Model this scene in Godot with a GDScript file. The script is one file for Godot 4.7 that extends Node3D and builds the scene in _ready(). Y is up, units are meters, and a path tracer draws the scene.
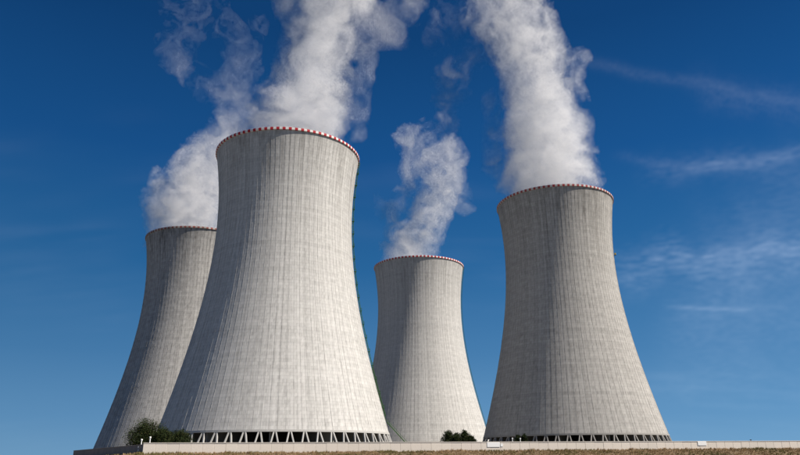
extends Node3D
# Four concrete cooling towers with steam plumes, seen from a low road below a walled plateau.
# Metres, y up; the towers stand on the plateau at y = 0.

const FOCAL := 687.24          # pixels of the 800 x 455 photograph
const PITCH := 0.3239
const ROLL := 0.0084
const EYE := Vector3(0.0, -1.03, 0.0)
const TOWER_H := 125.0
const LINTEL := 7.9
const SUN_AZ := 1.274         # from +z (behind the camera) towards +x
const SUN_EL := 0.82
const RIBS := 100
const RIM_BLOCKS := 80
const LEG_PAIRS := 56

var rng := RandomNumberGenerator.new()
var cam_basis: Basis
var used := {}
var mats := {}


# ---------------------------------------------------------------- helpers
func numbered(called: String) -> String:
	var n: int = used.get(called, 0)
	used[called] = n + 1
	return called if n == 0 else "%s_%03d" % [called, n]


func tag(o: Node, label: String, category: String, group := "", kind := "") -> void:
	o.set_meta("label", label)
	if category:
		o.set_meta("category", category)
	if group:
		o.set_meta("group", group)
	if kind:
		o.set_meta("kind", kind)


func base(called: String, at: Vector3) -> Node3D:
	var o := Node3D.new()
	o.name = numbered(called)
	o.position = at
	add_child(o)
	return o


func put(mesh: Mesh, called: String, m: Material, parent: Node = self) -> MeshInstance3D:
	var o := MeshInstance3D.new()
	o.name = numbered(called) if parent == self else called
	o.mesh = mesh
	o.material_override = m
	parent.add_child(o, true)
	return o


func structure(mesh: Mesh, called: String, m: Material) -> MeshInstance3D:
	var o := put(mesh, called, m)
	o.set_meta("kind", "structure")
	return o


# direction of a pixel of the photograph, and the point on it at a depth along -z
func pixel_ray(px: float, py: float) -> Vector3:
	return cam_basis * Vector3((px - 400.0) / FOCAL, (227.5 - py) / FOCAL, -1.0)


func at_depth(px: float, py: float, depth: float) -> Vector3:
	var d := pixel_ray(px, py)
	return EYE + d * (depth / -d.z)


func at_height(px: float, py: float, y: float) -> Vector3:
	var d := pixel_ray(px, py)
	return EYE + d * ((y - EYE.y) / d.y)


func begin() -> SurfaceTool:
	var st := SurfaceTool.new()
	st.begin(Mesh.PRIMITIVE_TRIANGLES)
	return st


func tri(st: SurfaceTool, a: Vector3, b: Vector3, c: Vector3) -> void:
	st.set_normal((c - a).cross(b - a).normalized())
	st.add_vertex(a); st.add_vertex(b); st.add_vertex(c)


# corners clockwise as seen from the front
func quad(st: SurfaceTool, a: Vector3, b: Vector3, c: Vector3, d: Vector3) -> void:
	tri(st, a, b, c)
	tri(st, a, c, d)


# a box between two points, w across and t deep, chamfered by e
func bar(st: SurfaceTool, a: Vector3, b: Vector3, w: float, t: float, out := Vector3.ZERO, w2 := -1.0) -> void:
	var up := (b - a).normalized()
	var z := out if out != Vector3.ZERO else (Vector3.RIGHT if absf(up.x) < 0.9 else Vector3.BACK)
	var x := up.cross(z).normalized()
	z = x.cross(up).normalized()
	var wb := w if w2 < 0.0 else w2
	var e := minf(w, t) * 0.15
	var ring: Array[Vector2] = [Vector2(-1, -1), Vector2(-1, -1), Vector2(1, -1), Vector2(1, -1), Vector2(1, 1), Vector2(1, 1), Vector2(-1, 1), Vector2(-1, 1)]
	var cut: Array[Vector2] = [Vector2(0, 1), Vector2(1, 0), Vector2(-1, 0), Vector2(0, 1), Vector2(0, -1), Vector2(-1, 0), Vector2(1, 0), Vector2(0, -1)]
	var lo: Array[Vector3] = []
	var hi: Array[Vector3] = []
	for k in 8:
		lo.append(a + x * (ring[k].x * w * 0.5 + cut[k].x * e) + z * (ring[k].y * t * 0.5 + cut[k].y * e))
		hi.append(b + x * (ring[k].x * wb * 0.5 + cut[k].x * e) + z * (ring[k].y * t * 0.5 + cut[k].y * e))
	var mid_lo := a
	var mid_hi := b
	for k in 8:
		var n := (k + 1) % 8
		if lo[k].distance_to(lo[n]) < 0.0001:
			continue
		var flip := (hi[k] - lo[k]).cross(lo[n] - lo[k]).dot((lo[k] + lo[n]) * 0.5 - a) > 0.0
		if flip:
			quad(st, lo[k], hi[k], hi[n], lo[n])
			tri(st, mid_hi, hi[n], hi[k])
			tri(st, mid_lo, lo[k], lo[n])
		else:
			quad(st, lo[n], hi[n], hi[k], lo[k])
			tri(st, mid_hi, hi[k], hi[n])
			tri(st, mid_lo, lo[n], lo[k])


# surface of revolution round y, profile as (radius, height) from bottom to top with the outside to the right
func lathe(st: SurfaceTool, profile: Array, segments := 48, c := Vector3.ZERO) -> void:
	for k in segments:
		var t0 := TAU * k / segments
		var t1 := TAU * (k + 1) / segments
		var d0 := Vector3(sin(t0), 0, cos(t0))
		var d1 := Vector3(sin(t1), 0, cos(t1))
		for i in profile.size() - 1:
			var p: Vector2 = profile[i]
			var q: Vector2 = profile[i + 1]
			quad(st, c + d0 * p.x + Vector3.UP * p.y, c + d0 * q.x + Vector3.UP * q.y, c + d1 * q.x + Vector3.UP * q.y, c + d1 * p.x + Vector3.UP * p.y)


func noise(s: int, f: float, octaves := 3) -> FastNoiseLite:
	var n := FastNoiseLite.new()
	n.seed = s
	n.noise_type = FastNoiseLite.TYPE_SIMPLEX_SMOOTH
	n.frequency = f
	n.fractal_type = FastNoiseLite.FRACTAL_FBM
	n.fractal_octaves = octaves
	return n


func noise_texture(s: int, f: float, low: Color, high: Color, size := 512, octaves := 5) -> NoiseTexture2D:
	var t := NoiseTexture2D.new()
	t.width = size
	t.height = size
	t.seamless = true
	t.noise = noise(s, f, octaves)
	var g := Gradient.new()
	g.set_color(0, low)
	g.set_color(1, high)
	t.color_ramp = g
	return t


func srgb(r: float, g: float, b: float) -> Color:
	return Color(r, g, b).linear_to_srgb()


func plain(r: float, g: float, b: float, rough := 0.9, vertex := false) -> StandardMaterial3D:
	var m := StandardMaterial3D.new()
	m.albedo_color = srgb(r, g, b)
	m.roughness = rough
	m.metallic_specular = 0.3
	m.vertex_color_use_as_albedo = vertex
	return m


func grained(m: StandardMaterial3D, s: int, metres: float, low: float, high: float, relief := 0.0) -> StandardMaterial3D:
	m.albedo_texture = noise_texture(s, 0.02, Color(low, low, low), Color(high, high, high))
	m.uv1_triplanar = true
	m.uv1_world_triplanar = true
	m.uv1_scale = Vector3.ONE / metres
	if relief > 0.0:
		m.heightmap_enabled = true
		m.heightmap_texture = noise_texture(s + 7, 0.05, Color.BLACK, Color.WHITE)
		m.heightmap_scale = relief
	return m


# ---------------------------------------------------------------- scene
func _ready() -> void:
	rng.seed = 20240
	# camera
	var cam := Camera3D.new()
	cam.name = "camera"
	cam.position = EYE
	cam_basis = Basis.from_euler(Vector3(PITCH, 0, -ROLL))
	cam.basis = cam_basis
	cam.fov = rad_to_deg(2.0 * atan(227.5 / FOCAL))
	cam.near = 0.1
	cam.far = 9000.0
	add_child(cam)
	cam.current = true
	# sky and exposure
	var env := Environment.new()
	env.background_mode = Environment.BG_SKY
	env.tonemap_mode = Environment.TONE_MAPPER_LINEAR
	env.tonemap_exposure = 1.5
	env.sdfgi_enabled = true
	env.ssao_enabled = true
	env.ssil_enabled = true
	env.sky = Sky.new()
	env.sky.sky_material = make_sky()
	var we := WorldEnvironment.new()
	we.name = "world"
	we.environment = env
	add_child(we)
	# sun: to the right, a little behind the camera, fairly high
	var sun := DirectionalLight3D.new()
	sun.name = "sun"
	sun.light_energy = 1.6
	sun.light_color = Color(1.0, 0.965, 0.92)
	sun.light_angular_distance = 0.5
	sun.shadow_enabled = true
	add_child(sun)
	sun.look_at_from_position(Vector3(sin(SUN_AZ) * cos(SUN_EL), sin(SUN_EL), cos(SUN_AZ) * cos(SUN_EL)) * 500.0, Vector3.ZERO)

	make_materials()
	make_ground()
	make_towers()
	make_wall()
	make_plants()
	make_small_things()
	make_steam()


# colours of the clear sky by elevation in degrees (linear), before the exposure
const SKY := [[0.0, 0.108, 0.226, 0.362], [3.0, 0.074, 0.184, 0.328], [8.0, 0.040, 0.130, 0.268], [15.0, 0.0140, 0.082, 0.207], [24.0, 0.0058, 0.050, 0.158], [34.0, 0.0032, 0.030, 0.102], [50.0, 0.0032, 0.022, 0.078], [90.0, 0.0028, 0.018, 0.066]]


func make_sky() -> Material:
	var w := 2048
	var h := 1024
	var veil := noise(5, 1.5, 4)
	var fine := noise(9, 5.0, 5)
	# contrails and long cirrus streaks: two points of the great circle they follow, how far they reach, width in degrees, strength, tatter
	var streaks := []
	for t in [[560, 58, 830, 108, 0.42, 0.05, 0.7], [690, 83, 860, 125, 1.1, 0.05, 0.9], [615, 153, 700, 172, 0.40, 0.040, 0.8], [680, 172, 830, 148, 0.45, 0.15, 0.8], [640, 168, 800, 160, 1.0, 0.06, 1.0], [600, 272, 840, 248, 1.5, 0.15, 1.0], [668, 307, 752, 310, 0.12, 0.15, 0.3], [672, 316, 790, 306, 0.35, 0.04, 0.8], [612, 257, 668, 260, 0.12, 0.06, 0.4], [660, 262, 860, 240, 0.5, 0.14, 0.9], [700, 300, 850, 250, 0.9, 0.06, 1.0], [650, 385, 860, 372, 1.1, 0.035, 1.0], [690, 240, 900, 190, 3.2, 0.07, 0.6], [660, 340, 900, 290, 3.0, 0.08, 0.6]]:
		streaks.append([pixel_ray(t[0], t[1]).normalized(), pixel_ray(t[2], t[3]).normalized(), deg_to_rad(t[4]), t[5], t[6]])
	# the same kind of streaks go on round the rest of the sky
	var r := RandomNumberGenerator.new()
	r.seed = 31
	for k in 26:
		var a := deg_to_rad(r.randf_range(40.0, 320.0))
		var e := deg_to_rad(r.randf_range(9.0, 45.0))
		var b := a + deg_to_rad(r.randf_range(8.0, 22.0))
		var f := e + deg_to_rad(r.randf_range(-3.0, 3.0))
		streaks.append([Vector3(sin(a) * cos(e), sin(e), -cos(a) * cos(e)), Vector3(sin(b) * cos(f), sin(f), -cos(b) * cos(f)), deg_to_rad(r.randf_range(0.2, 1.4)), r.randf_range(0.03, 0.08), r.randf_range(0.4, 1.0)])
	for k in streaks.size():
		var t: Array = streaks[k]
		t.append((t[0] as Vector3).cross(t[1]).normalized())
		t.append(((t[0] as Vector3) + t[1]).normalized())
		t.append((t[0] as Vector3).angle_to(t[1]) * 0.5)
		t.append((t[5] as Vector3).cross(t[6]))
	var to_sun := Vector3(sin(SUN_AZ) * cos(SUN_EL), sin(SUN_EL), cos(SUN_AZ) * cos(SUN_EL))
	var data := PackedFloat32Array()
	data.resize(w * h * 3)
	for y in h:
		var elev := PI * (0.5 - (y + 0.5) / h)
		var ed := rad_to_deg(elev)
		var k := 0
		while k < SKY.size() - 2 and SKY[k + 1][0] < ed: k += 1
		var f := clampf((ed - SKY[k][0]) / (SKY[k + 1][0] - SKY[k][0]), 0.0, 1.0)
		var base_color := Vector3(lerpf(SKY[k][1], SKY[k + 1][1], f), lerpf(SKY[k][2], SKY[k + 1][2], f), lerpf(SKY[k][3], SKY[k + 1][3], f))
		var near := []
		for t in streaks:
			var top: float = maxf(asin((t[0] as Vector3).y), maxf(asin((t[1] as Vector3).y), asin((t[6] as Vector3).y)))
			var low: float = minf(asin((t[0] as Vector3).y), asin((t[1] as Vector3).y))
			if elev < top + t[2] * 3.0 + 0.02 and elev > low - t[2] * 3.0 - 0.03:
				near.append(t)
		for x in w:
			var b := (y * w + x) * 3
			if elev < -0.02:
				data[b] = 0.10; data[b + 1] = 0.12; data[b + 2] = 0.14
				continue
			var a := TAU * (x + 0.5) / w
			var d := Vector3(sin(a) * cos(elev), sin(elev), -cos(a) * cos(elev))
			# air scatters a little more towards the sun
			var g := d.dot(to_sun)
			var c := base_color * (1.06 + 0.30 * g + 0.12 * g * g)
			var v := 0.0
			var q := d / (absf(d.y) + 0.22)
			var s := veil.get_noise_3d(q.x * 0.5, 3.0, q.z * 0.8)
			if s > 0.02:
				v = smoothstep(0.02, 0.6, s) * smoothstep(-0.3, 0.6, fine.get_noise_3d(q.x * 0.25, 0.0, q.z * 1.1)) * 0.018
			for t in near:
				var across: float = d.dot(t[5])
				if absf(across) > t[2] * 3.0:
					continue
				if d.dot(t[6]) < 0.6:
					continue
				var along: float = asin(clampf(d.dot(t[8]), -1, 1))
				if absf(along) > t[7] * 1.25:
					continue
				var n := fine.get_noise_3d(along * 9.0, across * 60.0, t[3] * 50.0)
				var n2 := veil.get_noise_3d(along * 6.0, 0.5, t[3] * 90.0)
				var bend: float = across + t[4] * t[2] * 1.4 * n2
				v += 0.45 * t[3] * exp(-pow(bend / t[2], 2.0)) * smoothstep(1.2, 0.55, absf(along) / t[7]) * clampf(1.0 - t[4] * (0.45 - 1.1 * n), 0.0, 1.5)
			data[b] = c.x + v * 0.90
			data[b + 1] = c.y + v * 0.95
			data[b + 2] = c.z + v
	var im := Image.create_from_data(w, h, false, Image.FORMAT_RGBF, data.to_byte_array())
	var m := PanoramaSkyMaterial.new()
	m.panorama = ImageTexture.create_from_image(im)
	return m


func make_materials() -> void:
	mats.shell = plain(1, 1, 1, 0.92, true)
	mats.shell.albedo_texture = board_texture()
	mats.inner = grained(plain(0.36, 0.35, 0.33, 0.95), 12, 5.0, 0.8, 1.0)
	mats.leg = grained(plain(0.49, 0.48, 0.455), 21, 3.0, 0.82, 1.0)
	mats.leg_dark = grained(plain(0.36, 0.345, 0.32), 22, 3.0, 0.82, 1.0)
	mats.rim = plain(1, 1, 1, 0.6, true)
	mats.green = plain(0.04, 0.115, 0.018, 0.6)
	mats.yellow = plain(0.55, 0.40, 0.06, 0.5)
	mats.white = plain(0.82, 0.82, 0.80, 0.5)
	mats.dark = plain(0.03, 0.03, 0.035, 0.6)
	mats.wall = []
	for k in 4:
		mats.wall.append(grained(plain([0.80, 0.815, 0.785, 0.805][k], [0.725, 0.742, 0.715, 0.73][k], [0.63, 0.645, 0.62, 0.635][k]), 31 + k, 1.7, 0.86, 1.0, 0.0))
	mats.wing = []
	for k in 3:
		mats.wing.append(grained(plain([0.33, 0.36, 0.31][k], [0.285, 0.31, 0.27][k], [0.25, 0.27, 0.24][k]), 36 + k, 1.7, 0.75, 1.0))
	mats.cap = grained(plain(0.72, 0.66, 0.58), 41, 1.3, 0.85, 1.0)
	mats.plateau = grained(plain(0.30, 0.275, 0.225), 51, 14.0, 0.55, 1.0)
	mats.earth = grained(plain(0.27, 0.195, 0.115), 52, 5.0, 0.45, 1.0, 0.0)
	mats.grass = plain(1, 1, 1, 0.95, true)
	mats.leaf = plain(1, 1, 1, 0.8, true)
	mats.leaf.backlight_enabled = true
	mats.leaf.backlight = Color(0.25, 0.25, 0.2)
	mats.bark = grained(plain(0.09, 0.065, 0.045), 61, 0.6, 0.6, 1.0)
	mats.steam = plain(0.97, 0.973, 0.98, 1.0)
	mats.steam.specular_mode = BaseMaterial3D.SPECULAR_DISABLED
	mats.steam.backlight_enabled = true
	mats.steam.backlight = Color(1, 1, 1)


# board-marked concrete: 20 bays between ribs wide, the whole shell high; tones of single boards and lifts, pour joints, fine runs and pits
func board_texture() -> Texture2D:
	var w := 1280
	var h := 1024
	var r := RandomNumberGenerator.new()
	r.seed = 77
	var boards := 20 * 6
	var lifts := 104
	var tone := PackedFloat32Array()
	for k in boards * lifts:
		tone.append(r.randfn() * 0.022)
	var column := PackedFloat32Array()
	for k in boards:
		column.append(r.randfn() * 0.03)
	var lift_tone := PackedFloat32Array()
	for k in lifts:
		lift_tone.append(r.randfn() * 0.010)
	var runs := noise(401, 1.0, 4)
	var data := PackedByteArray()
	data.resize(w * h)
	for y in h:
		var lift := y * lifts / h
		var joint := (y * lifts) % h < lifts
		for x in w:
			var b := x * boards / w
			var v := 0.955 + tone[lift * boards + b] + column[b] + lift_tone[lift]
			var n := runs.get_noise_2d(x * 0.11, y * 0.012)
			v += n * 0.065 + (r.randf() - 0.5) * 0.09
			if joint:
				v -= 0.05 + 0.08 * maxf(0.0, n + 0.1)
			if (x * boards) % w < boards:
				v -= 0.035
			data[y * w + x] = int(clampf(v, 0.0, 1.0) * 255.0)
	return ImageTexture.create_from_image(Image.create_from_data(w, h, false, Image.FORMAT_L8, data))


# ---------------------------------------------------------------- ground
var wall_a: Vector3      # the corner of the plateau wall
var wall_b: Vector3      # far along it to the right
var wall_c: Vector3      # end of the left wing
var wall_top: float

func make_ground() -> void:
	wall_a = at_depth(143.4, 442.8, 125.0)
	wall_top = wall_a.y
	var b := at_height(800.0, 440.7, wall_top)
	var along := (b - wall_a); along.y = 0
	wall_b = wall_a + along * 1.35
	wall_c = at_height(74.0, 450.0, wall_top - 0.1)
	# wide plain up to the horizon
	var st := begin()
	var far := 6000.0
	quad(st, Vector3(-far, -2.75, far), Vector3(-far, -2.75, -far), Vector3(far, -2.75, -far), Vector3(far, -2.75, far))
	structure(st.commit(), "ground", mats.plateau)
	# plateau on which the towers stand
	var a := wall_a; a.y = 0.0
	var bb := wall_b; bb.y = 0.0
	var c := wall_c; c.y = 0.0
	var away := Vector3(c.x, 0, c.z).normalized()
	var back_left := c + away.rotated(Vector3.UP, -0.12) * 500.0
	var back_right := bb + Vector3(260, 0, -420)
	var inward := Vector3(0, 0, -0.6)
	var edge: Array[Vector3] = [a + inward, bb + inward, back_right, back_left, c + inward]
	st = begin()
	var mid := Vector3(0, 0, -330)
	for k in edge.size():
		var p: Vector3 = edge[k]
		var q: Vector3 = edge[(k + 1) % edge.size()]
		tri(st, mid, q, p)
		quad(st, p, q, q + Vector3.DOWN * 2.74, p + Vector3.DOWN * 2.74)
	structure(st.commit(), "plateau_ground", mats.plateau)
	# rough grass bank below the wall
	var lumps := noise(71, 0.22, 4)
	var n := Vector3(-along.z, 0, along.x).normalized()
	if n.z < 0: n = -n
	var path := bank_path(n)
	st = begin()
	var rows := 26
	var grid := []
	for i in path.size():
		var col: Array[Vector3] = []
		for j in rows:
			var o := -0.1 + 15.0 * pow(float(j) / (rows - 1), 1.5)
			var p: Vector3 = path[i][0] + path[i][1] * o
			p.y = bank_height(p, o, path[i][2], lumps)
			col.append(p)
		grid.append(col)
	for i in path.size() - 1:
		for j in rows - 1:
			quad(st, grid[i][j + 1], grid[i][j], grid[i + 1][j], grid[i + 1][j + 1])
	structure(st.commit(), "grass_bank", mats.earth)
	# dry grass on the part of the bank that shows
	var mm := MultiMesh.new()
	mm.transform_format = MultiMesh.TRANSFORM_3D
	mm.use_colors = true
	mm.mesh = tuft_mesh()
	var tint := noise(73, 0.09, 3)
	var spots := []
	for k in 16000:
		var u := rng.randf() * (path.size() - 1)
		var i := int(u)
		var f := u - i
		var o := 0.05 + 8.0 * pow(rng.randf(), 1.3)
		var p: Vector3 = path[i][0].lerp(path[i + 1][0], f) + path[i][1].lerp(path[i + 1][1], f) * o
		p.y = bank_height(p, o, lerpf(path[i][2], path[i + 1][2], f), lumps) - 0.03
		spots.append(p)
	mm.instance_count = spots.size()
	for k in spots.size():
		var p: Vector3 = spots[k]
		var s := rng.randf_range(0.5, 1.25)
		mm.set_instance_transform(k, Transform3D(Basis(Vector3.UP, rng.randf() * TAU).scaled(Vector3(s, s * rng.randf_range(0.6, 1.2), s)), p))
		var t := tint.get_noise_2d(p.x, p.z) * 1.3 + rng.randf_range(-0.35, 0.35)
		var col := Color(0.33, 0.225, 0.115).lerp(Color(0.20, 0.17, 0.065), smoothstep(-0.1, 0.5, t)).lerp(Color(0.45, 0.33, 0.19), smoothstep(0.1, 0.6, -t))
		mm.set_instance_color(k, col)
	var g := MultiMeshInstance3D.new()
	g.name = "dry_grass"
	g.multimesh = mm
	g.material_override = mats.grass
	add_child(g)
	tag(g, "dry brown grass covering the bank below the pale wall", "grass", "", "stuff")


func bank_path(n: Vector3) -> Array:
	var path := []
	var along := wall_b - wall_a
	var wing := wall_c - wall_a; wing.y = 0
	var nl := Vector3(wing.z, 0, -wing.x).normalized()
	if nl.x > 0: nl = -nl
	for k in 14:
		path.append([wall_c.lerp(wall_a, k / 14.0) * Vector3(1, 0, 1), nl, -0.55 + 0.55 * k / 14.0])
	for k in 5:
		path.append([wall_a * Vector3(1, 0, 1), nl.slerp(n, k / 4.0), 0.0])
	for k in range(1, 90):
		path.append([wall_a * Vector3(1, 0, 1) + along * (k / 89.0) * Vector3(1, 0, 1), n, minf(0.25, k / 89.0 * 0.3)])
	return path


# height of the bank o metres out from the wall foot, which lies rise above the usual level
func bank_height(p: Vector3, o: float, rise: float, lumps: FastNoiseLite) -> float:
	return wall_top - 1.80 + rise + lumps.get_noise_2d(p.x, p.z) * 0.22 - 3.0 * smoothstep(0.0, 1.0, maxf(o, 0.0) / 15.0) - 0.10 * maxf(o, 0.0)


func tuft_mesh() -> Mesh:
	var st := begin()
	var r := RandomNumberGenerator.new()
	r.seed = 4
	for k in 14:
		var a := r.randf() * TAU
		var p := Vector3(cos(a), 0, sin(a)) * r.randf() * 0.14
		var lean := Vector3(cos(a), 0, sin(a)) * r.randf_range(0.02, 0.2)
		var side := Vector3(-sin(a), 0, cos(a)) * r.randf_range(0.012, 0.03)
		var h := r.randf_range(0.15, 0.42)
		var m := p + lean * 0.4 + Vector3.UP * h * 0.6
		quad(st, p - side, m - side * 0.7, m + side * 0.7, p + side)
		tri(st, m - side * 0.7, p + lean + Vector3.UP * h, m + side * 0.7)
	return st.commit()


# ---------------------------------------------------------------- towers
func radius_at(h: float, s := 1.0) -> float:
	var b := 72.5 if h < 95.1 else 66.5
	return s * 28.26 * sqrt(1.0 + pow((h - 95.1) / b, 2.0))


func slope_at(h: float) -> float:
	return (radius_at(h + 0.1) - radius_at(h - 0.1)) / 0.2


func make_towers() -> void:
	var spots := [
		[Vector3(-49.08, 0, -278.73), 1.0, "pale concrete cooling tower with a green ladder and stair, overlapping a dark streaked tower", 0],
		[Vector3(12.84, 0, -464.0), 1.0, "pale concrete cooling tower with a thin twisted plume and young pines before its foot", 1],
		[Vector3(81.59, 0, -340.75), 0.963, "brownish grey concrete cooling tower with a yellow box on its side", 2],
		[Vector3(-122.47, 0, -400.24), 1.0, "dark streaked grey cooling tower behind the bushy trees at the wall corner", 3],
	]
	# shared meshes
	var st := begin()
	var p := [Vector2(46.6, 0.0), Vector2(46.6, 1.0), Vector2(46.2, 1.0), Vector2(46.2, 0.05)]
	lathe(st, p, 96)
	var basin := st.commit()
	st = begin()
	lathe(st, [Vector2(0.3, LINTEL + 0.5), Vector2(43.3, LINTEL + 0.5), Vector2(42.6, LINTEL + 3.2), Vector2(0.3, LINTEL + 3.2)], 72)
	var fill := st.commit()
	var partition := []
	for k in 6:
		st = begin()
		var d := Vector3.RIGHT.rotated(Vector3.UP, PI * (k + 0.25) / 6.0)
		bar(st, Vector3.UP * 0.05, Vector3.UP * (LINTEL + 0.48), 84.6, 0.4, Vector3.UP.cross(d))
		partition.append(st.commit())
	var legs := []
	for side in [-1.0, 1.0]:
		st = begin()
		var r0 := radius_at(LINTEL) - 0.35
		var r1 := radius_at(0.0) + 0.2
		var half := TAU / LEG_PAIRS * 0.5
		var t0: float = side * half * 0.10
		var t1: float = side * half * 0.80
		bar(st, Vector3(sin(t1) * r1, 0, cos(t1) * r1), Vector3(sin(t0) * r0, LINTEL + 0.1, cos(t0) * r0), 0.56, 0.62, Vector3.BACK, 0.52)
		legs.append(st.commit())
	for s in spots:
		var o := base("cooling_tower", s[0])
		tag(o, s[2], "cooling tower", "cooling towers of the power station")
		o.scale = Vector3(s[1], 1.0, s[1])
		var lintel := LINTEL if s[3] != 3 else 2.6
		put(shell_mesh(s[3], lintel), "shell", mats.shell, o)
		put(inner_mesh(), "inner_shell", mats.inner, o)
		put(lintel_mesh(lintel), "ring_beam", mats.leg if s[3] < 2 else mats.leg_dark, o)
		put(basin, "basin_wall", mats.leg, o)
		put(fill, "fill_pack", mats.inner, o).scale.y = lintel / LINTEL
		for w in partition:
			put(w, "partition_wall", mats.inner, o).scale.y = lintel / LINTEL
		var rim := put(rim_mesh(s[3]), "rim_band", mats.rim, o)
		rim.set_meta("label", "band of red and white painted blocks round the mouth")
		for k in LEG_PAIRS:
			for e in 2:
				var l := put(legs[e], "leg", mats.leg if s[3] < 2 else mats.leg_dark, o)
				l.rotation.y = TAU * (k + 0.5) / LEG_PAIRS
				l.scale.y = lintel / LINTEL
		if s[3] == 0:
			ladder(o, deg_to_rad(95.0), true)
			foot_stair(o, deg_to_rad(94.5))
		elif s[3] == 1:
			ladder(o, deg_to_rad(84.5), false)
		elif s[3] == 2:
			side_box(o, deg_to_rad(70.0))


# concrete colours of the four shells (linear)
const SHELLS := [
	{"base": Color(0.505, 0.495, 0.470), "stain": Color(0.19, 0.18, 0.165), "amount": 0.7, "mottle": 0.7},
	{"base": Color(0.495, 0.486, 0.464), "stain": Color(0.19, 0.182, 0.168), "amount": 0.55, "mottle": 0.6},
	{"base": Color(0.39, 0.376, 0.350), "stain": Color(0.12, 0.112, 0.10), "amount": 0.75, "mottle": 1.0},
	{"base": Color(0.40, 0.39, 0.372), "stain": Color(0.06, 0.057, 0.053), "amount": 1.0, "mottle": 1.1},
]


func shell_mesh(which: int, lintel: float) -> Mesh:
	var look: Dictionary = SHELLS[which]
	var r := RandomNumberGenerator.new()
	r.seed = 100 + which
	var rows := 140
	var y0 := lintel + 0.35
	var y1 := TOWER_H - 0.95
	# rain streaks start at the rim and run down, each column its own length and strength
	var columns := RIBS * 3
	var length := PackedFloat32Array()
	var strength := PackedFloat32Array()
	var tone := PackedFloat32Array()
	for k in columns:
		length.append(lerpf(6.0, 75.0, pow(r.randf(), 2.2)))
		strength.append(r.randf_range(0.15, 1.0))
		tone.append(r.randf_range(-1.0, 1.0))
	var lift_tone := PackedFloat32Array()
	for k in rows:
		lift_tone.append(r.randf_range(-1.0, 1.0))
	var patch := noise(200 + which, 0.045, 4)
	var grain := noise(220 + which, 0.9, 3)
	var runs := noise(240 + which, 1.0, 3)
	# formwork never lines up quite: every board of every lift stands a little in or out
	var uneven := PackedFloat32Array()
	for k in RIBS * rows * 4:
		uneven.append(r.randfn() * 0.010 * (0.7 + 0.3 * look.mottle))
	var dy := (y1 - y0) / (rows - 1)
	var verts := PackedVector3Array()
	var norms := PackedVector3Array()
	var cols := PackedColorArray()
	var uvs := PackedVector2Array()
	var index := PackedInt32Array()
	var step := TAU / RIBS
	var rib_w := step * 0.06
	# angle offset, stands out, tangential sign of the normal, column of the streaks
	var layout := [[0.0, 0.0, 0, 0], [0.33, 0.0, 0, 1], [0.66, 0.0, 0, 1], [1.0, 0.0, 0, 2], [1.0, 0.0, -1, 2], [1.0, 1.0, -1, 2], [1.0, 1.0, 0, 2], [2.0, 1.0, 0, 2], [2.0, 1.0, 1, 2], [2.0, 0.0, 1, 2]]
	var strips := [0, 1, 2, 4, 6, 8]
	var per := layout.size()
	for k in RIBS:
		for j in rows:
			var h := lerpf(y0, y1, float(j) / (rows - 1))
			var rad := radius_at(h)
			var sl := slope_at(h)
			for c in per:
				var l: Array = layout[c]
				var t: float = k * step + (l[0] * (step - rib_w) if l[0] <= 1.0 else step)
				var d := Vector3(sin(t), 0, cos(t))
				var board := mini(c, 3)
				var here := (k * rows + j) * 4 + board
				var over := here + 4 if j < rows - 1 else here
				var under := here - 4 if j > 0 else here
				var right := here + 1 if board < 3 else here
				var left := here - 1 if board > 0 else here
				var lean := sl + (uneven[over] - uneven[under]) / (2.0 * dy)
				var skew := (uneven[right] - uneven[left]) / (rad * step * 0.5)
				var side := Vector3(cos(t), 0, -sin(t))
				verts.append(d * (rad + l[1] * 0.045 + (uneven[here] if l[1] < 1.0 else uneven[here] * 1.5)) + Vector3.UP * h)
				uvs.append(Vector2((k + (l[0] * 0.95 if l[0] <= 1.0 else 1.0)) / 20.0 + which * 0.25, 1.0 - h / TOWER_H + which * 0.29))
				norms.append((Vector3(d.x, -lean, d.z) - side * skew).normalized() if l[2] == 0 else side * float(l[2]))
				if c >= 4:
					cols.append(cols[cols.size() - (1 if c != 7 else 7)])
					continue
				var ci: int = k * 3 + l[3]
				var q := d * rad
				var m := patch.get_noise_3d(q.x, h * 0.45, q.z)
				var g := grain.get_noise_3d(q.x, h * 1.4, q.z)
				var depth := TOWER_H - h
				var run := 0.5 + 0.9 * runs.get_noise_3d(q.x * 0.8, h * 0.07, q.z * 0.8)
				var streak: float = strength[ci] * smoothstep(1.0, 0.25, depth / (length[ci] * (0.75 + 0.6 * m))) * clampf(run, 0.0, 1.2)
				# stains that hang below single lift joints
				streak += 0.32 * smoothstep(0.10, 0.55, runs.get_noise_3d(q.x * 1.5 + 40.0, h * 0.11, q.z * 1.5)) * clampf(0.4 + 0.8 * strength[ci], 0, 1)
				# dirt that gathers in the corner beside a rib
				if c == 3:
					streak += 0.30 * clampf(0.3 + 1.3 * grain.get_noise_3d(q.x * 0.5, h * 0.35, q.z * 0.5), 0, 1)
				var lift: float = lift_tone[j] * 0.03 + 0.045 * sin(ci * 12.9 + j / 2 * 78.2)
				var bright: float = 1.0 + look.mottle * (0.07 * m + 0.15 * g + tone[ci] * 0.035 + lift)
				var col: Color = (look.base as Color) * bright
				col = col.lerp(look.stain, clampf(streak * look.amount, 0.0, 0.85))
				col.a = 1.0
				cols.append(col)
		var first := k * rows * per
		for j in rows - 1:
			for c in strips:
				var a: int = first + j * per + c
				index.append_array([a, a + per, a + per + 1, a, a + per + 1, a + 1])
	var arrays := []
	arrays.resize(Mesh.ARRAY_MAX)
	arrays[Mesh.ARRAY_VERTEX] = verts
	arrays[Mesh.ARRAY_NORMAL] = norms
	arrays[Mesh.ARRAY_COLOR] = cols
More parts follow.
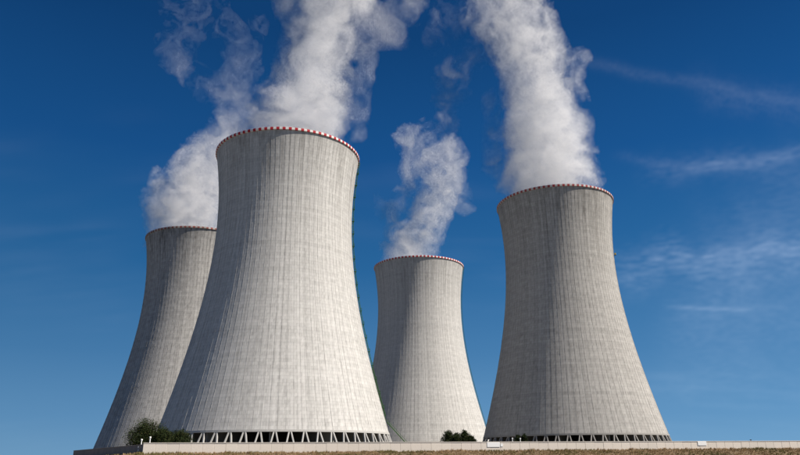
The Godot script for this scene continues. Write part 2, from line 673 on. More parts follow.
	arrays[Mesh.ARRAY_TEX_UV] = uvs
	arrays[Mesh.ARRAY_INDEX] = index
	var mesh := ArrayMesh.new()
	mesh.add_surface_from_arrays(Mesh.PRIMITIVE_TRIANGLES, arrays)
	return mesh


func inner_mesh() -> Mesh:
	var st := begin()
	var p := []
	for k in 40:
		var h := lerpf(TOWER_H - 0.4, LINTEL + 0.1, k / 39.0)
		p.append(Vector2(radius_at(h) - 0.55, h))
	lathe(st, p, 80)
	return st.commit()


func lintel_mesh(lintel: float) -> Mesh:
	var st := begin()
	var r := radius_at(lintel)
	lathe(st, [Vector2(r - 0.75, lintel - 0.35), Vector2(r + 0.16, lintel - 0.35), Vector2(r + 0.2, lintel - 0.3), Vector2(r + 0.1, lintel + 0.4), Vector2(r - 0.4, lintel + 0.42)], 120)
	return st.commit()


# the stiffening ring round the mouth, painted in red and white blocks
func rim_mesh(which: int) -> Mesh:
	var st := begin()
	var r := radius_at(TOWER_H)
	var h := TOWER_H
	var n := RIM_BLOCKS * 2
	var rr := RandomNumberGenerator.new()
	rr.seed = 300 + which
	var fade: float = [0.0, 0.0, 0.45, 0.85][which]
	for k in n:
		var worn := fade * rr.randf_range(0.7, 1.15)
		var c := Color(0.38, 0.025, 0.034).lerp(Color(0.17, 0.09, 0.075), worn) if k % 2 == 0 else Color(0.64, 0.63, 0.60).lerp(Color(0.25, 0.235, 0.21), worn)
		st.set_color(c)
		var t0 := TAU * k / n
		var t1 := TAU * (k + 1) / n
		var pr := [Vector2(r - 0.5, h - 1.08), Vector2(r + 0.25, h - 1.04), Vector2(r + 0.34, h - 0.96), Vector2(r + 0.34, h - 0.08), Vector2(r + 0.27, h), Vector2(r - 0.56, h), Vector2(r - 0.56, h - 1.08)]
		for i in pr.size() - 1:
			var d0 := Vector3(sin(t0), 0, cos(t0))
			var d1 := Vector3(sin(t1), 0, cos(t1))
			var a: Vector2 = pr[i]
			var b: Vector2 = pr[i + 1]
			quad(st, d0 * a.x + Vector3.UP * a.y, d0 * b.x + Vector3.UP * b.y, d1 * b.x + Vector3.UP * b.y, d1 * a.x + Vector3.UP * a.y)
	return st.commit()


func on_shell(t: float, h: float, out: float, across := 0.0) -> Vector3:
	var d := Vector3(sin(t), 0, cos(t))
	return d * (radius_at(h) + out) + Vector3.UP * h + Vector3(cos(t), 0, -sin(t)) * across


# caged climbing ladder up the outside of a shell
func ladder(tower: Node3D, t: float, landings: bool) -> void:
	var o := Node3D.new()
	o.name = "ladder"
	tower.add_child(o, true)
	o.set_meta("label", "green caged climbing ladder")
	var d := Vector3(sin(t), 0, cos(t))
	for side in [-0.3, 0.3]:
		var st := begin()
		for k in 40:
			var h0 := lerpf(LINTEL + 5.0, TOWER_H - 0.5, k / 40.0)
			var h1 := lerpf(LINTEL + 5.0, TOWER_H - 0.5, (k + 1) / 40.0)
			bar(st, on_shell(t, h0, 0.35, side), on_shell(t, h1, 0.35, side), 0.09, 0.09, d)
		put(st.commit(), "rail", mats.green, o)
	var st2 := begin()
	var h := LINTEL + 5.4
	while h < TOWER_H - 0.6:
		bar(st2, on_shell(t, h, 0.45, -0.3), on_shell(t, h, 0.45, 0.3), 0.05, 0.05, Vector3.UP)
		h += 0.6
	var rungs := put(st2.commit(), "rungs", mats.green, o)
	rungs.set_meta("kind", "stuff")
	st2 = begin()
	h = LINTEL + 7.0
	while h < TOWER_H - 1.0:
		for k in 8:
			var a0 := PI * k / 8.0
			var a1 := PI * (k + 1) / 8.0
			bar(st2, on_shell(t, h, 0.35 + 0.5 * sin(a0), -0.36 * cos(a0)), on_shell(t, h, 0.35 + 0.5 * sin(a1), -0.36 * cos(a1)), 0.08, 0.05, Vector3.UP)
		h += 1.2
	for k in 3:
		var a := PI * (k + 1) / 4.0
		for j in 40:
			var h0 := lerpf(LINTEL + 7.0, TOWER_H - 1.0, j / 40.0)
			var h1 := lerpf(LINTEL + 7.0, TOWER_H - 1.0, (j + 1) / 40.0)
			bar(st2, on_shell(t, h0, 0.35 + 0.5 * sin(a), -0.36 * cos(a)), on_shell(t, h1, 0.35 + 0.5 * sin(a), -0.36 * cos(a)), 0.13, 0.10, d)
	put(st2.commit(), "cage", mats.green, o)
	h = LINTEL + 10.0
	while landings and h < TOWER_H - 4.0:
		var st := begin()
		bar(st, on_shell(t, h, 0.1, 0.0), on_shell(t, h, 1.15, 0.0), 1.1, 0.12, Vector3.UP)
		for s in [-0.6, 0.6]:
			bar(st, on_shell(t, h, 1.08, s), on_shell(t, h, 1.08, s) + Vector3.UP * 1.1, 0.09, 0.09)
			bar(st, on_shell(t, h, 0.4, s) + Vector3.UP * 1.1, on_shell(t, h, 1.12, s) + Vector3.UP * 1.1, 0.09, 0.09)
			bar(st, on_shell(t, h - 1.2, 0.1, s), on_shell(t, h, 1.0, s), 0.12, 0.12)
		bar(st, on_shell(t, h, 1.08, -0.6) + Vector3.UP * 1.1, on_shell(t, h, 1.08, 0.6) + Vector3.UP * 1.1, 0.09, 0.09)
		put(st.commit(), "landing", mats.green, o)
		h += 5.6


# the green stair that runs down from the ladder foot to the ground
func foot_stair(tower: Node3D, t: float) -> void:
	var o := Node3D.new()
	o.name = "foot_stair"
	tower.add_child(o, true)
	o.set_meta("label", "green stair sloping down from the ladder to the ground")
	var top := on_shell(t, LINTEL + 4.6, 0.6)
	var foot := top + Vector3(11.5, -LINTEL - 4.5, 1.0)
	var side := Vector3(0, 0, 1)
	for s in [-0.5, 0.5]:
		var st := begin()
		bar(st, top + side * s, foot + side * s, 0.16, 0.30, Vector3.UP)
		put(st.commit(), "stringer", mats.green, o)
		st = begin()
		bar(st, top + side * s + Vector3.UP * 1.05, foot + side * s + Vector3.UP * 1.05, 0.09, 0.09)
		for k in 9:
			var p: Vector3 = top.lerp(foot, k / 8.0) + side * s
			bar(st, p, p + Vector3.UP * 1.05, 0.06, 0.06)
		put(st.commit(), "handrail", mats.green, o)
	for k in 56:
		var p: Vector3 = top.lerp(foot, (k + 0.5) / 56.0)
		var st := begin()
		bar(st, p - side * 0.5, p + side * 0.5, 0.24, 0.05, Vector3.UP)
		put(st.commit(), "tread", mats.white, o)


# small yellow box on a bracket
func side_box(tower: Node3D, t: float) -> void:
	var o := Node3D.new()
	o.name = "instrument_box"
	tower.add_child(o, true)
	o.set_meta("label", "small yellow box on a bracket")
	var d := Vector3(sin(t), 0, cos(t))
	var h := 95.0
	var st := begin()
	bar(st, on_shell(t, h - 0.3, 0.0), on_shell(t, h - 0.3, 1.3), 0.7, 0.1, Vector3.UP)
	bar(st, on_shell(t, h - 1.2, 0.0), on_shell(t, h - 0.3, 1.1), 0.1, 0.1)
	put(st.commit(), "bracket", mats.dark, o)
	st = begin()
	bar(st, on_shell(t, h - 0.25, 0.75), on_shell(t, h + 0.65, 0.75), 0.9, 0.8, d)
	put(st.commit(), "case", mats.yellow, o)


# ---------------------------------------------------------------- wall
func wall_run(called: String, label: String, a: Vector3, b: Vector3, top: float, foot0: float, foot1: float, panel: float, tones: Array, cap: Material) -> Node3D:
	var o := base(called, a * Vector3(1, 0, 1))
	tag(o, label, "wall")
	var run := (b - a) * Vector3(1, 0, 1)
	var n := int(round(run.length() / panel))
	var dir := run.normalized()
	var out := Vector3(-dir.z, 0, dir.x)
	for k in n:
		var p := dir * (run.length() * k / n + 0.004)
		var q := dir * (run.length() * (k + 1) / n - 0.004)
		var foot := lerpf(foot0, foot1, (k + 0.5) / n) - 0.6
		var proud := out * rng.randf_range(-0.012, 0.012)
		var st := begin()
		var mid := (p + q) * 0.5 + proud
		bar(st, mid + Vector3.UP * foot, mid + Vector3.UP * (top - 0.12), p.distance_to(q), 0.22, out)
		put(st.commit(), "panel", tones[rng.randi() % tones.size()], o)
	n = int(ceil(n / 2.0))
	for k in n:
		var p := dir * (run.length() * k / n + 0.006) + Vector3.UP * (top - 0.06)
		var q := dir * (run.length() * (k + 1) / n - 0.006) + Vector3.UP * (top - 0.06)
		var st := begin()
		bar(st, p, q, 0.34, 0.12, Vector3.UP)
		put(st.commit(), "coping", cap, o)
	return o


func make_wall() -> void:
	wall_run("plateau_wall", "long low cream concrete wall of panels along the top of the grass bank", wall_a, wall_b, wall_top, wall_top - 1.9, wall_top - 1.6, 2.0, mats.wall, mats.cap)
	var along := (wall_b - wall_a) * Vector3(1, 0, 1)
	var start := wall_a + along.normalized() * 0.2 + Vector3(0, 0, -0.25)
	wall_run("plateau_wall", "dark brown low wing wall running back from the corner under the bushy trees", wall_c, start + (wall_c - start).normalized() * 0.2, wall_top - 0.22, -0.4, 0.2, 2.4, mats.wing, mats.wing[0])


# ---------------------------------------------------------------- plants
# a crown of many small leaf faces in clumps round the ends of its limbs
func tree(called: String, label: String, group: String, at: Vector3, height: float, width: float, s: int, conifer: bool, leaf := 0.14) -> void:
	var o := base(called, at)
	tag(o, label, "tree", group)
	var r := RandomNumberGenerator.new()
	r.seed = s
	var wood := begin()
	var trunk_top := height * (0.95 if conifer else 0.6)
	var bend := Vector3(r.randf_range(-0.04, 0.04), 0, r.randf_range(-0.04, 0.04)) * height
	var girth := 0.035 * height
	for k in 8:
		var f0 := k / 8.0
		var f1 := (k + 1) / 8.0
		bar(wood, Vector3.UP * trunk_top * f0 + bend * f0 * f0, Vector3.UP * trunk_top * f1 + bend * f1 * f1, girth * (1.0 - 0.85 * f0), girth * (1.0 - 0.85 * f0), Vector3.ZERO, girth * (1.0 - 0.85 * f1))
	var crown := begin()
	var limbs := 42 if conifer else 60
	for k in limbs:
		var f := (k + 0.5) / limbs
		var a := k * 2.4 + r.randf_range(-0.4, 0.4)
		var start := lerpf(0.10, 0.93, f)
		var reach: float
		var tip: Vector3
		if conifer:
			reach = width * 0.5 * (1.0 - pow(f, 2.2)) * r.randf_range(0.6, 1.1) + 0.12
			tip = Vector3(cos(a) * reach, height * start + reach * r.randf_range(0.05, 0.4), sin(a) * reach)
		else:
			var e := asin(clampf(lerpf(-0.55, 1.0, f), -1, 1))
			var jit := r.randf_range(0.72, 1.02)
			tip = Vector3(cos(a) * cos(e) * width * 0.5, height * 0.54 + sin(e) * height * 0.46, sin(a) * cos(e) * width * 0.5) * Vector3(jit, lerpf(1.0, jit, 0.35), jit)
			reach = width * 0.5
		var root := Vector3.UP * minf(trunk_top * 0.97, height * (start * 0.9 if conifer else start * 0.55)) 
		bar(wood, root, tip, girth * 0.3, girth * 0.3, Vector3.ZERO, girth * 0.06)
		var clumps := 4 if conifer else 7
		for c in clumps:
			var mid := root.lerp(tip, lerpf(0.3, 1.02, (c + 0.5) / clumps)) + Vector3(r.randfn(), r.randfn(), r.randfn()) * width * 0.035
			var size := width * (0.045 if conifer else 0.058) * r.randf_range(0.7, 1.3)
			var tone := r.randf_range(0.7, 1.25)
			for j in 46:
				var p := mid + Vector3(r.randfn(), r.randfn() * 0.8, r.randfn()) * size
				if p.y < 0.1: continue
				var u := Vector3(r.randfn(), r.randfn(), r.randfn()).normalized()
				var v := u.cross(Vector3(r.randfn(), r.randfn(), r.randfn())).normalized()
				var l := leaf * r.randf_range(0.7, 1.4)
				var g := r.randf_range(0.8, 1.2) * tone
				crown.set_color(Color(0.024 * g, 0.036 * g, 0.010 * g) if r.randf() > 0.06 else Color(0.075 * g, 0.060 * g, 0.02 * g))
				if conifer:
					tri(crown, p - v * l * 0.22, p + u * l * 1.5, p + v * l * 0.22)
					tri(crown, p - u * l * 0.2, p + (u + v * 1.1) * l, p + u * l * 0.25)
				else:
					quad(crown, p - u * l * 0.6, p + v * l * 0.34, p + u * l * 0.6, p - v * l * 0.34)
	put(wood.commit(), "trunk", mats.bark, o)
	put(crown.commit(), "crown", mats.leaf, o)


func make_plants() -> void:
	# by the wall corner; depths lie between the wall and the towers
	var g := "bushy trees at the wall corner"
	plant_at("corner_tree", "broad dark bushy tree at the wall corner, tallest of its row", g, 147.0, 418.6, 150.0, 35.0, 501, false, 0.17)
	plant_at("corner_tree", "small olive bushy tree beside the first black opening under the pale tower", g, 180.0, 429.0, 152.0, 24.0, 502, false, 0.15)
	plant_at("corner_tree", "low dark bush between the tallest corner tree and the small olive tree", g, 164.0, 427.0, 149.0, 20.0, 503, false, 0.15)
	g = "young pines behind the wall"
	plant_at("young_pine", "young pine before the pale tower, farthest from the white board", g, 448.5, 430.6, 168.0, 21.0, 511, true, 0.16)
	plant_at("young_pine", "lowest young pine, in the middle of the clump before the pale tower", g, 456.5, 432.6, 167.0, 20.0, 512, true, 0.16)
	plant_at("young_pine", "young pine before the pale tower, next to the foot of the brownish tower", g, 464.5, 430.2, 168.0, 21.0, 513, true, 0.16)
	plant_at("young_pine", "low spreading pine at the edge of the clump before the pale tower", g, 470.5, 435.0, 166.0, 16.0, 514, true, 0.16)
	plant_at("young_pine", "rounded little pine before the dark openings of the brownish tower", g, 517.5, 433.6, 176.0, 9.0, 515, true, 0.16)
	plant_at("young_pine", "little pine beside a white post before the brownish tower", g, 524.0, 433.2, 177.0, 9.0, 516, true, 0.16)


func plant_at(called: String, label: String, group: String, px: float, py: float, depth: float, px_wide: float, s: int, conifer: bool, leaf: float) -> void:
	var top := at_depth(px, py, depth)
	tree(called, label, group, Vector3(top.x, 0, top.z), top.y, px_wide / FOCAL * depth, s, conifer, leaf)


# ---------------------------------------------------------------- small things
func on_wall(px: float, py: float, out: float) -> Vector3:
	# where a pixel's ray meets the front of the long wall
	var dir := ((wall_b - wall_a) * Vector3(1, 0, 1)).normalized()
	var n := Vector3(-dir.z, 0, dir.x)
	var d := pixel_ray(px, py)
	var p := wall_a * Vector3(1, 0, 1) + n * (0.11 + out)
	var e := EYE * Vector3(1, 0, 1)
	var t := (p - e).dot(n) / (d * Vector3(1, 0, 1)).dot(n)
	return EYE + d * t


func board(label: String, x0: float, x1: float, y0: float, y1: float) -> void:
	var a := on_wall(x0, (y0 + y1) * 0.5, 0.06)
	var b := on_wall(x1, (y0 + y1) * 0.5, 0.06)
	var dir := ((b - a) * Vector3(1, 0, 1)).normalized()
	var n := Vector3(-dir.z, 0, dir.x)
	var c := (a + b) * 0.5
	var hgt := on_wall((x0 + x1) * 0.5, y0, 0.06).y - on_wall((x0 + x1) * 0.5, y1, 0.06).y
	var o := base("white_board", Vector3(c.x, c.y - hgt * 0.5, c.z))
	tag(o, label, "board", "white boards on the wall")
	var st := begin()
	bar(st, Vector3.ZERO, Vector3.UP * hgt, a.distance_to(b), 0.03, n)
	put(st.commit(), "sheet", mats.white, o)
	for k in [-0.3, 0.3]:
		st = begin()
		bar(st, dir * a.distance_to(b) * k - n * 0.035 + Vector3.UP * 0.05, dir * a.distance_to(b) * k - n * 0.035 + Vector3.UP * (hgt - 0.05), 0.06, 0.035, n)
		put(st.commit(), "batten", mats.dark, o)


func post(label: String, px: float, y_top: float, depth: float, foot: float, cap: bool) -> void:
	var t := at_depth(px, y_top, depth)
	var o := base("white_post", Vector3(t.x, foot, t.z))
	tag(o, label, "post", "white posts behind the wall")
	var h := t.y - foot
	var st := begin()
	lathe(st, [Vector2(0.09, 0), Vector2(0.09, h - 0.25)], 12)
	put(st.commit(), "shaft", mats.white, o)
	st = begin()
	var r := 0.17 if cap else 0.13
	lathe(st, [Vector2(0.09, h - 0.3), Vector2(r, h - 0.26), Vector2(r, h - 0.05), Vector2(r * 0.7, h), Vector2(0.0, h + 0.01)], 14)
	put(st.commit(), "head", mats.white, o)


func make_small_things() -> void:
	board("wide blank white board on the cream wall between the pine clump and brownish tower", 487.2, 500.0, 442.2, 447.0)
	board("narrow white board fixed right beside a wider one on the wall", 500.6, 503.0, 443.5, 446.6)
	board("white board on the wall below open sky, past the brownish tower", 698.0, 706.6, 441.2, 445.4)
	post("thin white post with a round head before the dark bushy tree", 150.2, 436.6, 128.0, 0.3, true)
	post("stubby white post standing right at the wall corner", 141.6, 439.0, 130.0, 0.3, true)
	post("short white post standing left of the two little pines", 512.3, 437.8, 168.0, 0.0, true)
	post("short white post close beside the two little pines", 520.2, 438.0, 168.0, 0.0, true)
	for k in 2:
		var wing := ((wall_a - wall_c) * Vector3(1, 0, 1)).normalized()
		var out := Vector3(-wing.z, 0, wing.x)
		var d := pixel_ray(138.0, [447.2, 450.2][k])
		var foot := wall_c * Vector3(1, 0, 1) + out * 0.14
		var p := EYE + d * ((foot - EYE * Vector3(1, 0, 1)).dot(out) / (d * Vector3(1, 0, 1)).dot(out))
		var st := begin()
		bar(st, Vector3.DOWN * 0.15, Vector3.UP * 0.15, 0.34, 0.03, out)
		var plate := put(st.commit(), "white_plate", mats.white)
		plate.position = p
		tag(plate, ["upper small white plate on the dark wing wall", "lower small white plate on the dark wing wall"][k], "plate", "white plates on the wing wall")
	# a dark little lamp box on the coping
	var p := on_wall(751.0, 440.4, -0.1)
	var o := base("wall_lamp", Vector3(p.x, wall_top, p.z))
	tag(o, "tiny dark lamp on top of the cream wall", "lamp")
	var st := begin()
	bar(st, Vector3.ZERO, Vector3.UP * 0.12, 0.10, 0.10)
	put(st.commit(), "stem", mats.dark, o)
	st = begin()
	bar(st, Vector3(-0.17, 0.19, 0), Vector3(0.17, 0.19, 0), 0.16, 0.16, Vector3.UP)
	put(st.commit(), "housing", mats.dark, o)


# ---------------------------------------------------------------- steam
# A plume is a field of vapour on a grid; nested closed bodies of thin mist, each a level of that field, add up to it.
const DROPLET_STEPS := 8
const DROPLETS := 0.082      # projected area of droplets per cubic metre in the thickest steam
const MIST_LEVELS := [0.05, 0.12]
const MIST_HEART := 0.30
const MIST_DENSITY := [0.006, 0.008]

# strands: arrays of [px, py, radius in px, strength] at the depth of the tower
func plume(label: String, depth: float, cell: float, s: int, rough: float, fleck: float, strands: Array) -> void:
	var segs := []
	var lo := Vector3.INF
	var hi := -Vector3.INF
	for st in strands:
		for k in st.size() - 1:
			var a: Array = st[k]
			var b: Array = st[k + 1]
			var p := at_depth(a[0], a[1], depth)
			var q := at_depth(b[0], b[1], depth)
			var ra: float = a[2] / FOCAL * depth
			var rb: float = b[2] / FOCAL * depth
			segs.append([p, q, ra, rb, a[3], b[3], a[4] if a.size() > 4 else 1.0, b[4] if b.size() > 4 else 1.0])
			var m := Vector3.ONE * (maxf(ra, rb) * 1.35 + cell * 2.0)
			lo = lo.min(p - m).min(q - m)
			hi = hi.max(p + m).max(q + m)
	var nx := int((hi.x - lo.x) / cell) + 2
	var ny := int((hi.y - lo.y) / cell) + 2
	var nz := int((hi.z - lo.z) / cell) + 2
	var field := PackedFloat32Array()
	field.resize(nx * ny * nz)
	field.fill(-1.0)
	var thin := PackedFloat32Array()
	thin.resize(field.size())
	for g in segs:
		var p: Vector3 = g[0]
		var q: Vector3 = g[1]
		var pq := q - p
		var len2 := pq.length_squared()
		var m := maxf(g[2], g[3]) * 1.3
		var c0 := ((p.min(q) - Vector3.ONE * m - lo) / cell).floor().max(Vector3.ONE)
		var c1 := ((p.max(q) + Vector3.ONE * m - lo) / cell).ceil().min(Vector3(nx - 2, ny - 2, nz - 2))
		for z in range(int(c0.z), int(c1.z) + 1):
			for y in range(int(c0.y), int(c1.y) + 1):
				var at := (z * ny + y) * nx
				for x in range(int(c0.x), int(c1.x) + 1):
					var v := lo + Vector3(x, y, z) * cell
					var t := clampf((v - p).dot(pq) / len2, 0.0, 1.0)
					var r := lerpf(g[2], g[3], t)
					var d := (v - p - pq * t).length_squared() / (r * r)
					if d < 1.69:
						var e: float = lerpf(g[4], g[5], t) * (1.0 - d) - 0.3 * maxf(0.0, d - 0.8) - 2.0 * maxf(0.0, d - 1.3)
						if e > field[at + x]:
							field[at + x] = e
							thin[at + x] = lerpf(g[6], g[7], t)
	var big := noise(s + 1, 0.030, 2)
	var curl := noise(s + 2, 0.045, 6)
	curl.fractal_gain = 0.62
	var fibre := noise(s + 3, 0.060, 4)
	fibre.fractal_type = FastNoiseLite.FRACTAL_RIDGED
	var first := PackedInt32Array()
	var last := PackedInt32Array()
	first.resize(ny * nz); first.fill(nx)
	last.resize(ny * nz); last.fill(-1)
	for z in nz:
		for y in ny:
			var at := (z * ny + y) * nx
			for x in nx:
				var e := field[at + x]
				if e > -0.9:
					if first[z * ny + y] == nx: first[z * ny + y] = x
					last[z * ny + y] = x
					var v := lo + Vector3(x, y, z) * cell
					var wx := big.get_noise_3d(v.x, v.y, v.z) * 26.0
					var wy := big.get_noise_3d(v.x + 91.0, v.y, v.z) * 26.0
					field[at + x] = thin[at + x] * (e + rough * curl.get_noise_3d(v.x + wx, v.y * 0.75 + wy, v.z - wx) + 0.30 * fibre.get_noise_3d(v.x + wx * 1.5, v.y * 0.6 + wy * 1.5, v.z + wx))
	var o := base("steam_plume", (segs[0][0] as Vector3) * Vector3(1, 0, 1) + Vector3.UP * TOWER_H)
	tag(o, label, "steam", "steam plumes over the cooling towers", "stuff")
	# which cells each level may cross
	var spans := PackedInt32Array()
	spans.resize(ny * nz * 2); spans.fill(-1)
	var least := PackedFloat32Array()
	var most := PackedFloat32Array()
	least.resize(field.size()); least.fill(-1.0)
	most.resize(field.size()); most.fill(-1.0)
	var off := PackedInt32Array([1, nx, nx + 1, nx * ny, nx * ny + 1, nx * ny + nx, nx * ny + nx + 1])
	for z in nz - 1:
		for y in ny - 1:
			var row := (z * ny + y) * nx
			var n := z * ny + y
			spans[n * 2] = maxi(0, mini(mini(first[n], first[n + 1]), mini(first[n + ny], first[n + ny + 1])) - 1)
			spans[n * 2 + 1] = mini(nx - 2, maxi(maxi(last[n], last[n + 1]), maxi(last[n + ny], last[n + ny + 1])))
			for x in range(spans[n * 2], spans[n * 2 + 1] + 1):
				var a := row + x
				var f := field[a]
				var g := f
				for c in off:
					var h := field[a + c]
					f = minf(f, h)
					g = maxf(g, h)
				least[a] = f
				most[a] = g
	# the thick heart of the plume is droplets: blocks of one cell, thinner or thicker, each turned its own way
	var r := RandomNumberGenerator.new()
	r.seed = s
	var spots := []
	for k in DROPLET_STEPS:
		spots.append(PackedFloat32Array())
	var turns: Array[Basis] = []
	for k in 24:
		turns.append(Basis(Vector3.UP, PI * 0.5 * (k % 4)) * Basis(Vector3.RIGHT, PI * 0.5 * (k / 4 % 4)) * Basis(Vector3.BACK, PI * 0.5 * (k / 16)))
	for z in nz:
		for y in ny:
			var at := (z * ny + y) * nx
			for x in range(mini(first[z * ny + y], nx), last[z * ny + y] + 1):
				var f := field[at + x]
				if f <= 0.11:
					continue
				var step := int(smoothstep(0.11, 0.75, f) * DROPLET_STEPS + r.randf())
				if step == 0:
					continue
				var p := lo + Vector3(x + r.randf_range(-0.25, 0.25), y + r.randf_range(-0.25, 0.25), z + r.randf_range(-0.25, 0.25)) * cell - o.position
				var b := turns[r.randi() % 24]
				spots[step - 1].append_array([b.x.x, b.y.x, b.z.x, p.x, b.x.y, b.y.y, b.z.y, p.y, b.x.z, b.y.z, b.z.z, p.z])
	for k in DROPLET_STEPS:
		if spots[k].is_empty():
			continue
		var mm := MultiMesh.new()
		mm.transform_format = MultiMesh.TRANSFORM_3D
		mm.mesh = droplet_block(s + k, cell * 1.12, fleck, int(DROPLETS * cell * cell * cell / (0.2165 * fleck * fleck) * (k + 1) / DROPLET_STEPS))
		mm.instance_count = spots[k].size() / 12
		mm.buffer = spots[k]
		var d := MultiMeshInstance3D.new()
		d.name = "droplets"
		d.multimesh = mm
		d.material_override = mats.steam
		d.set_meta("kind", "stuff")
		o.add_child(d, true)
	for k in MIST_LEVELS.size():
		var mesh := level_mesh(spans, least, most, field, nx, ny, nz, lo - o.position, cell, [MIST_LEVELS[k], MIST_HEART])
		if mesh:
			var b := put(mesh, "vapour", mats.mist[k], o)
			b.set_meta("kind", "stuff")


func droplet_block(s: int, size: float, fleck: float, count: int) -> Mesh:
	var r := RandomNumberGenerator.new()
	r.seed = s
	var verts := PackedVector3Array()
	for k in count:
		var p := Vector3(r.randf() - 0.5, r.randf() - 0.5, r.randf() - 0.5) * size
		var u := Vector3(r.randfn(), r.randfn(), r.randfn()).normalized()
		var v := u.cross(Vector3(r.randfn(), r.randfn(), r.randfn())).normalized()
		var e := fleck * r.randf_range(0.75, 1.25)
		verts.append(p + v * e * 0.577)
		verts.append(p + (u * 0.5 - v * 0.289) * e)
		verts.append(p + (-u * 0.5 - v * 0.289) * e)
	var arrays := []
	arrays.resize(Mesh.ARRAY_MAX)
	arrays[Mesh.ARRAY_VERTEX] = verts
	var mesh := ArrayMesh.new()
	mesh.add_surface_from_arrays(Mesh.PRIMITIVE_TRIANGLES, arrays)
	return mesh


# the body between an outer and an inner level, by surface nets: one vertex in each cell that the level crosses, one quad round each crossed edge
func level_mesh(spans: PackedInt32Array, least: PackedFloat32Array, most: PackedFloat32Array, field: PackedFloat32Array, nx: int, ny: int, nz: int, lo: Vector3, cell: float, levels: Array) -> Mesh:
	var id := PackedInt32Array()
	id.resize(field.size())
	var verts := PackedVector3Array()
	var index := PackedInt32Array()
	var sy := nx
	var sz := nx * ny
	var off := PackedInt32Array([0, 1, sy, sy + 1, sz, sz + 1, sz + sy, sz + sy + 1])
	var corner := [Vector3(0, 0, 0), Vector3(1, 0, 0), Vector3(0, 1, 0), Vector3(1, 1, 0), Vector3(0, 0, 1), Vector3(1, 0, 1), Vector3(0, 1, 1), Vector3(1, 1, 1)]
	var edges := [[0, 1], [2, 3], [4, 5], [6, 7], [0, 2], [1, 3], [4, 6], [5, 7], [0, 4], [1, 5], [2, 6], [3, 7]]
	for level in levels:
		var hollow: bool = level != levels[0]
		id.fill(-1)
		for z in nz - 1:
			for y in ny - 1:
				var row := z * sz + y * sy
				for x in range(maxi(0, spans[(z * ny + y) * 2]), spans[(z * ny + y) * 2 + 1] + 1):
					var a := row + x
					if most[a] <= level or least[a] > level:
						continue
					var sum := Vector3.ZERO
					var count := 0
					for e in edges:
						var f0: float = field[a + off[e[0]]] - level
						var f1: float = field[a + off[e[1]]] - level
						if (f0 > 0.0) != (f1 > 0.0):
							sum += (corner[e[0]] as Vector3).lerp(corner[e[1]], f0 / (f0 - f1))
							count += 1
					id[a] = verts.size()
					verts.append(lo + (Vector3(x, y, z) + sum / count) * cell)
					# quads round the three edges that start at this corner
					if x > 0 and y > 0 and z > 0:
						var inside: bool = field[a] > level
						if inside != (field[a + 1] > level):
							net_quad(index, id[a - sy - sz], id[a - sz], id[a], id[a - sy], inside != hollow)
						if inside != (field[a + sy] > level):
							net_quad(index, id[a - 1 - sz], id[a - 1], id[a], id[a - sz], inside != hollow)
						if inside != (field[a + sz] > level):
							net_quad(index, id[a - 1 - sy], id[a - sy], id[a], id[a - 1], inside != hollow)
	if index.is_empty():
		return null
	var arrays := []
	arrays.resize(Mesh.ARRAY_MAX)
	arrays[Mesh.ARRAY_VERTEX] = verts
	arrays[Mesh.ARRAY_INDEX] = index
	var mesh := ArrayMesh.new()
	mesh.add_surface_from_arrays(Mesh.PRIMITIVE_TRIANGLES, arrays)
	return mesh


func net_quad(index: PackedInt32Array, a: int, b: int, c: int, d: int, flip: bool) -> void:
	if flip:
		index.append_array([a, c, b, a, d, c])
	else:
		index.append_array([a, b, c, a, c, d])


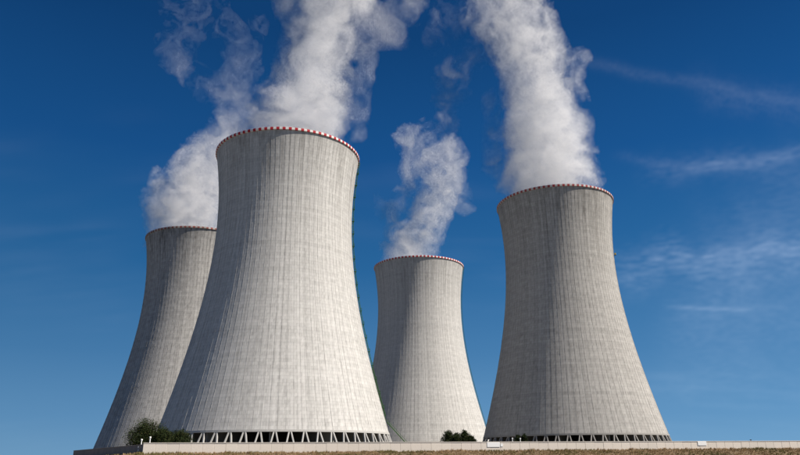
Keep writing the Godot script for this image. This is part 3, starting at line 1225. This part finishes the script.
func make_steam() -> void:
	mats.mist = []
	for k in MIST_LEVELS.size():
		var m := FogMaterial.new()
		m.albedo = Color(1, 1, 1)
		m.density = MIST_DENSITY[k]
		mats.mist.append(m)
	plume("broad bright column of steam leaning over the ladder tower", 280.0, 1.05, 61, 0.85, 0.068, [
		[[292, 168, 46, 0.55], [297, 130, 58, 0.6], [313, 95, 49, 0.6], [319, 60, 45, 0.5], [328, 25, 46, 0.4], [340, -22, 52, 0.36]],
		[[345, 40, 24, 0.2, 0.8], [374, 22, 30, 0.2, 0.55], [398, 28, 24, 0.2, 0.48], [406, 0, 26, 0.15, 0.48]],
		[[358, 135, 10, 0.1, 0.7], [358, 90, 15, 0.1, 0.6], [366, 55, 15, 0.1, 0.6]],
		[[250, 142, 26, 0.35, 0.75], [270, 106, 22, 0.3, 0.7]],
		[[296, 16, 18, 0.25, 0.8], [285, 2, 18, 0.25, 0.8]],
	])
	plume("steam rising from the streaked tower, drifting behind the ladder tower", 400.0, 1.45, 71, 0.8, 0.09, [
		[[186, 245, 38, 0.5], [190, 210, 45, 0.5], [202, 178, 40, 0.42], [228, 144, 30, 0.28, 0.8], [240, 114, 24, 0.2, 0.5]],
		[[172, 200, 20, 0.2], [161, 180, 14, 0.1, 0.8]],
		[[234, 106, 20, 0.15, 0.45], [230, 88, 20, 0.1, 0.4], [246, 65, 20, 0.05, 0.30], [238, 40, 24, 0.0, 0.2], [250, 25, 20, 0.0, 0.22]],
		[[225, 98, 18, 0.1, 0.5], [200, 82, 18, 0.05, 0.36], [168, 54, 17, 0.0, 0.26]],
		[[176, 42, 26, 0.0, 0.19], [190, 8, 34, 0.0, 0.19], [225, 25, 32, 0.0, 0.16]],
	])
	plume("thin twisted wisp of steam over the distant pale tower", 464.0, 1.4, 81, 0.82, 0.095, [
		[[410, 268, 30, 0.55], [414, 242, 27, 0.34, 0.9], [425, 222, 23, 0.26, 0.9], [436, 200, 24, 0.28, 0.9], [444, 178, 26, 0.22, 0.9], [440, 160, 29, 0.17, 0.85], [425, 150, 23, 0.17, 0.8], [408, 140, 17, 0.1, 0.8]],
		[[394, 245, 14, 0.2, 0.8], [397, 222, 12, 0.1, 0.8], [396, 200, 13, 0.1, 0.8], [408, 182, 14, 0.15, 0.8], [414, 165, 15, 0.15, 0.8]],
		[[412, 150, 14, 0.1, 0.8], [424, 132, 14, 0.1, 0.7], [441, 121, 11, 0.05, 0.6]],
		[[456, 188, 14, 0.05, 0.5], [464, 204, 13, 0.05, 0.45]],
		[[396, 210, 20, 0.0, 0.45], [382, 205, 14, 0.0, 0.4]],
	])
	plume("tall white column of steam over the brownish tower", 341.0, 1.25, 91, 0.85, 0.08, [
		[[552, 214, 40, 0.6], [549, 180, 52, 0.6], [545, 145, 49, 0.6], [543, 110, 45, 0.5], [539, 80, 42, 0.4], [527, 50, 40, 0.32], [514, 20, 44, 0.27], [506, -10, 42, 0.2, 0.75]],
		[[578, 150, 20, 0.15, 0.7], [566, 70, 20, 0.15, 0.8], [580, 58, 13, 0.1, 0.7]],
		[[500, 30, 24, 0.2, 0.8], [476, 16, 22, 0.15, 0.8]],
		[[500, 160, 20, 0.1, 0.6], [496, 105, 18, 0.05, 0.45]],
		[[450, 120, 22, 0.05, 0.4], [455, 82, 26, 0.28, 0.46], [470, 60, 22, 0.15, 0.42]],
		[[438, 40, 20, 0.0, 0.33], [452, 14, 24, 0.0, 0.33]],
	])
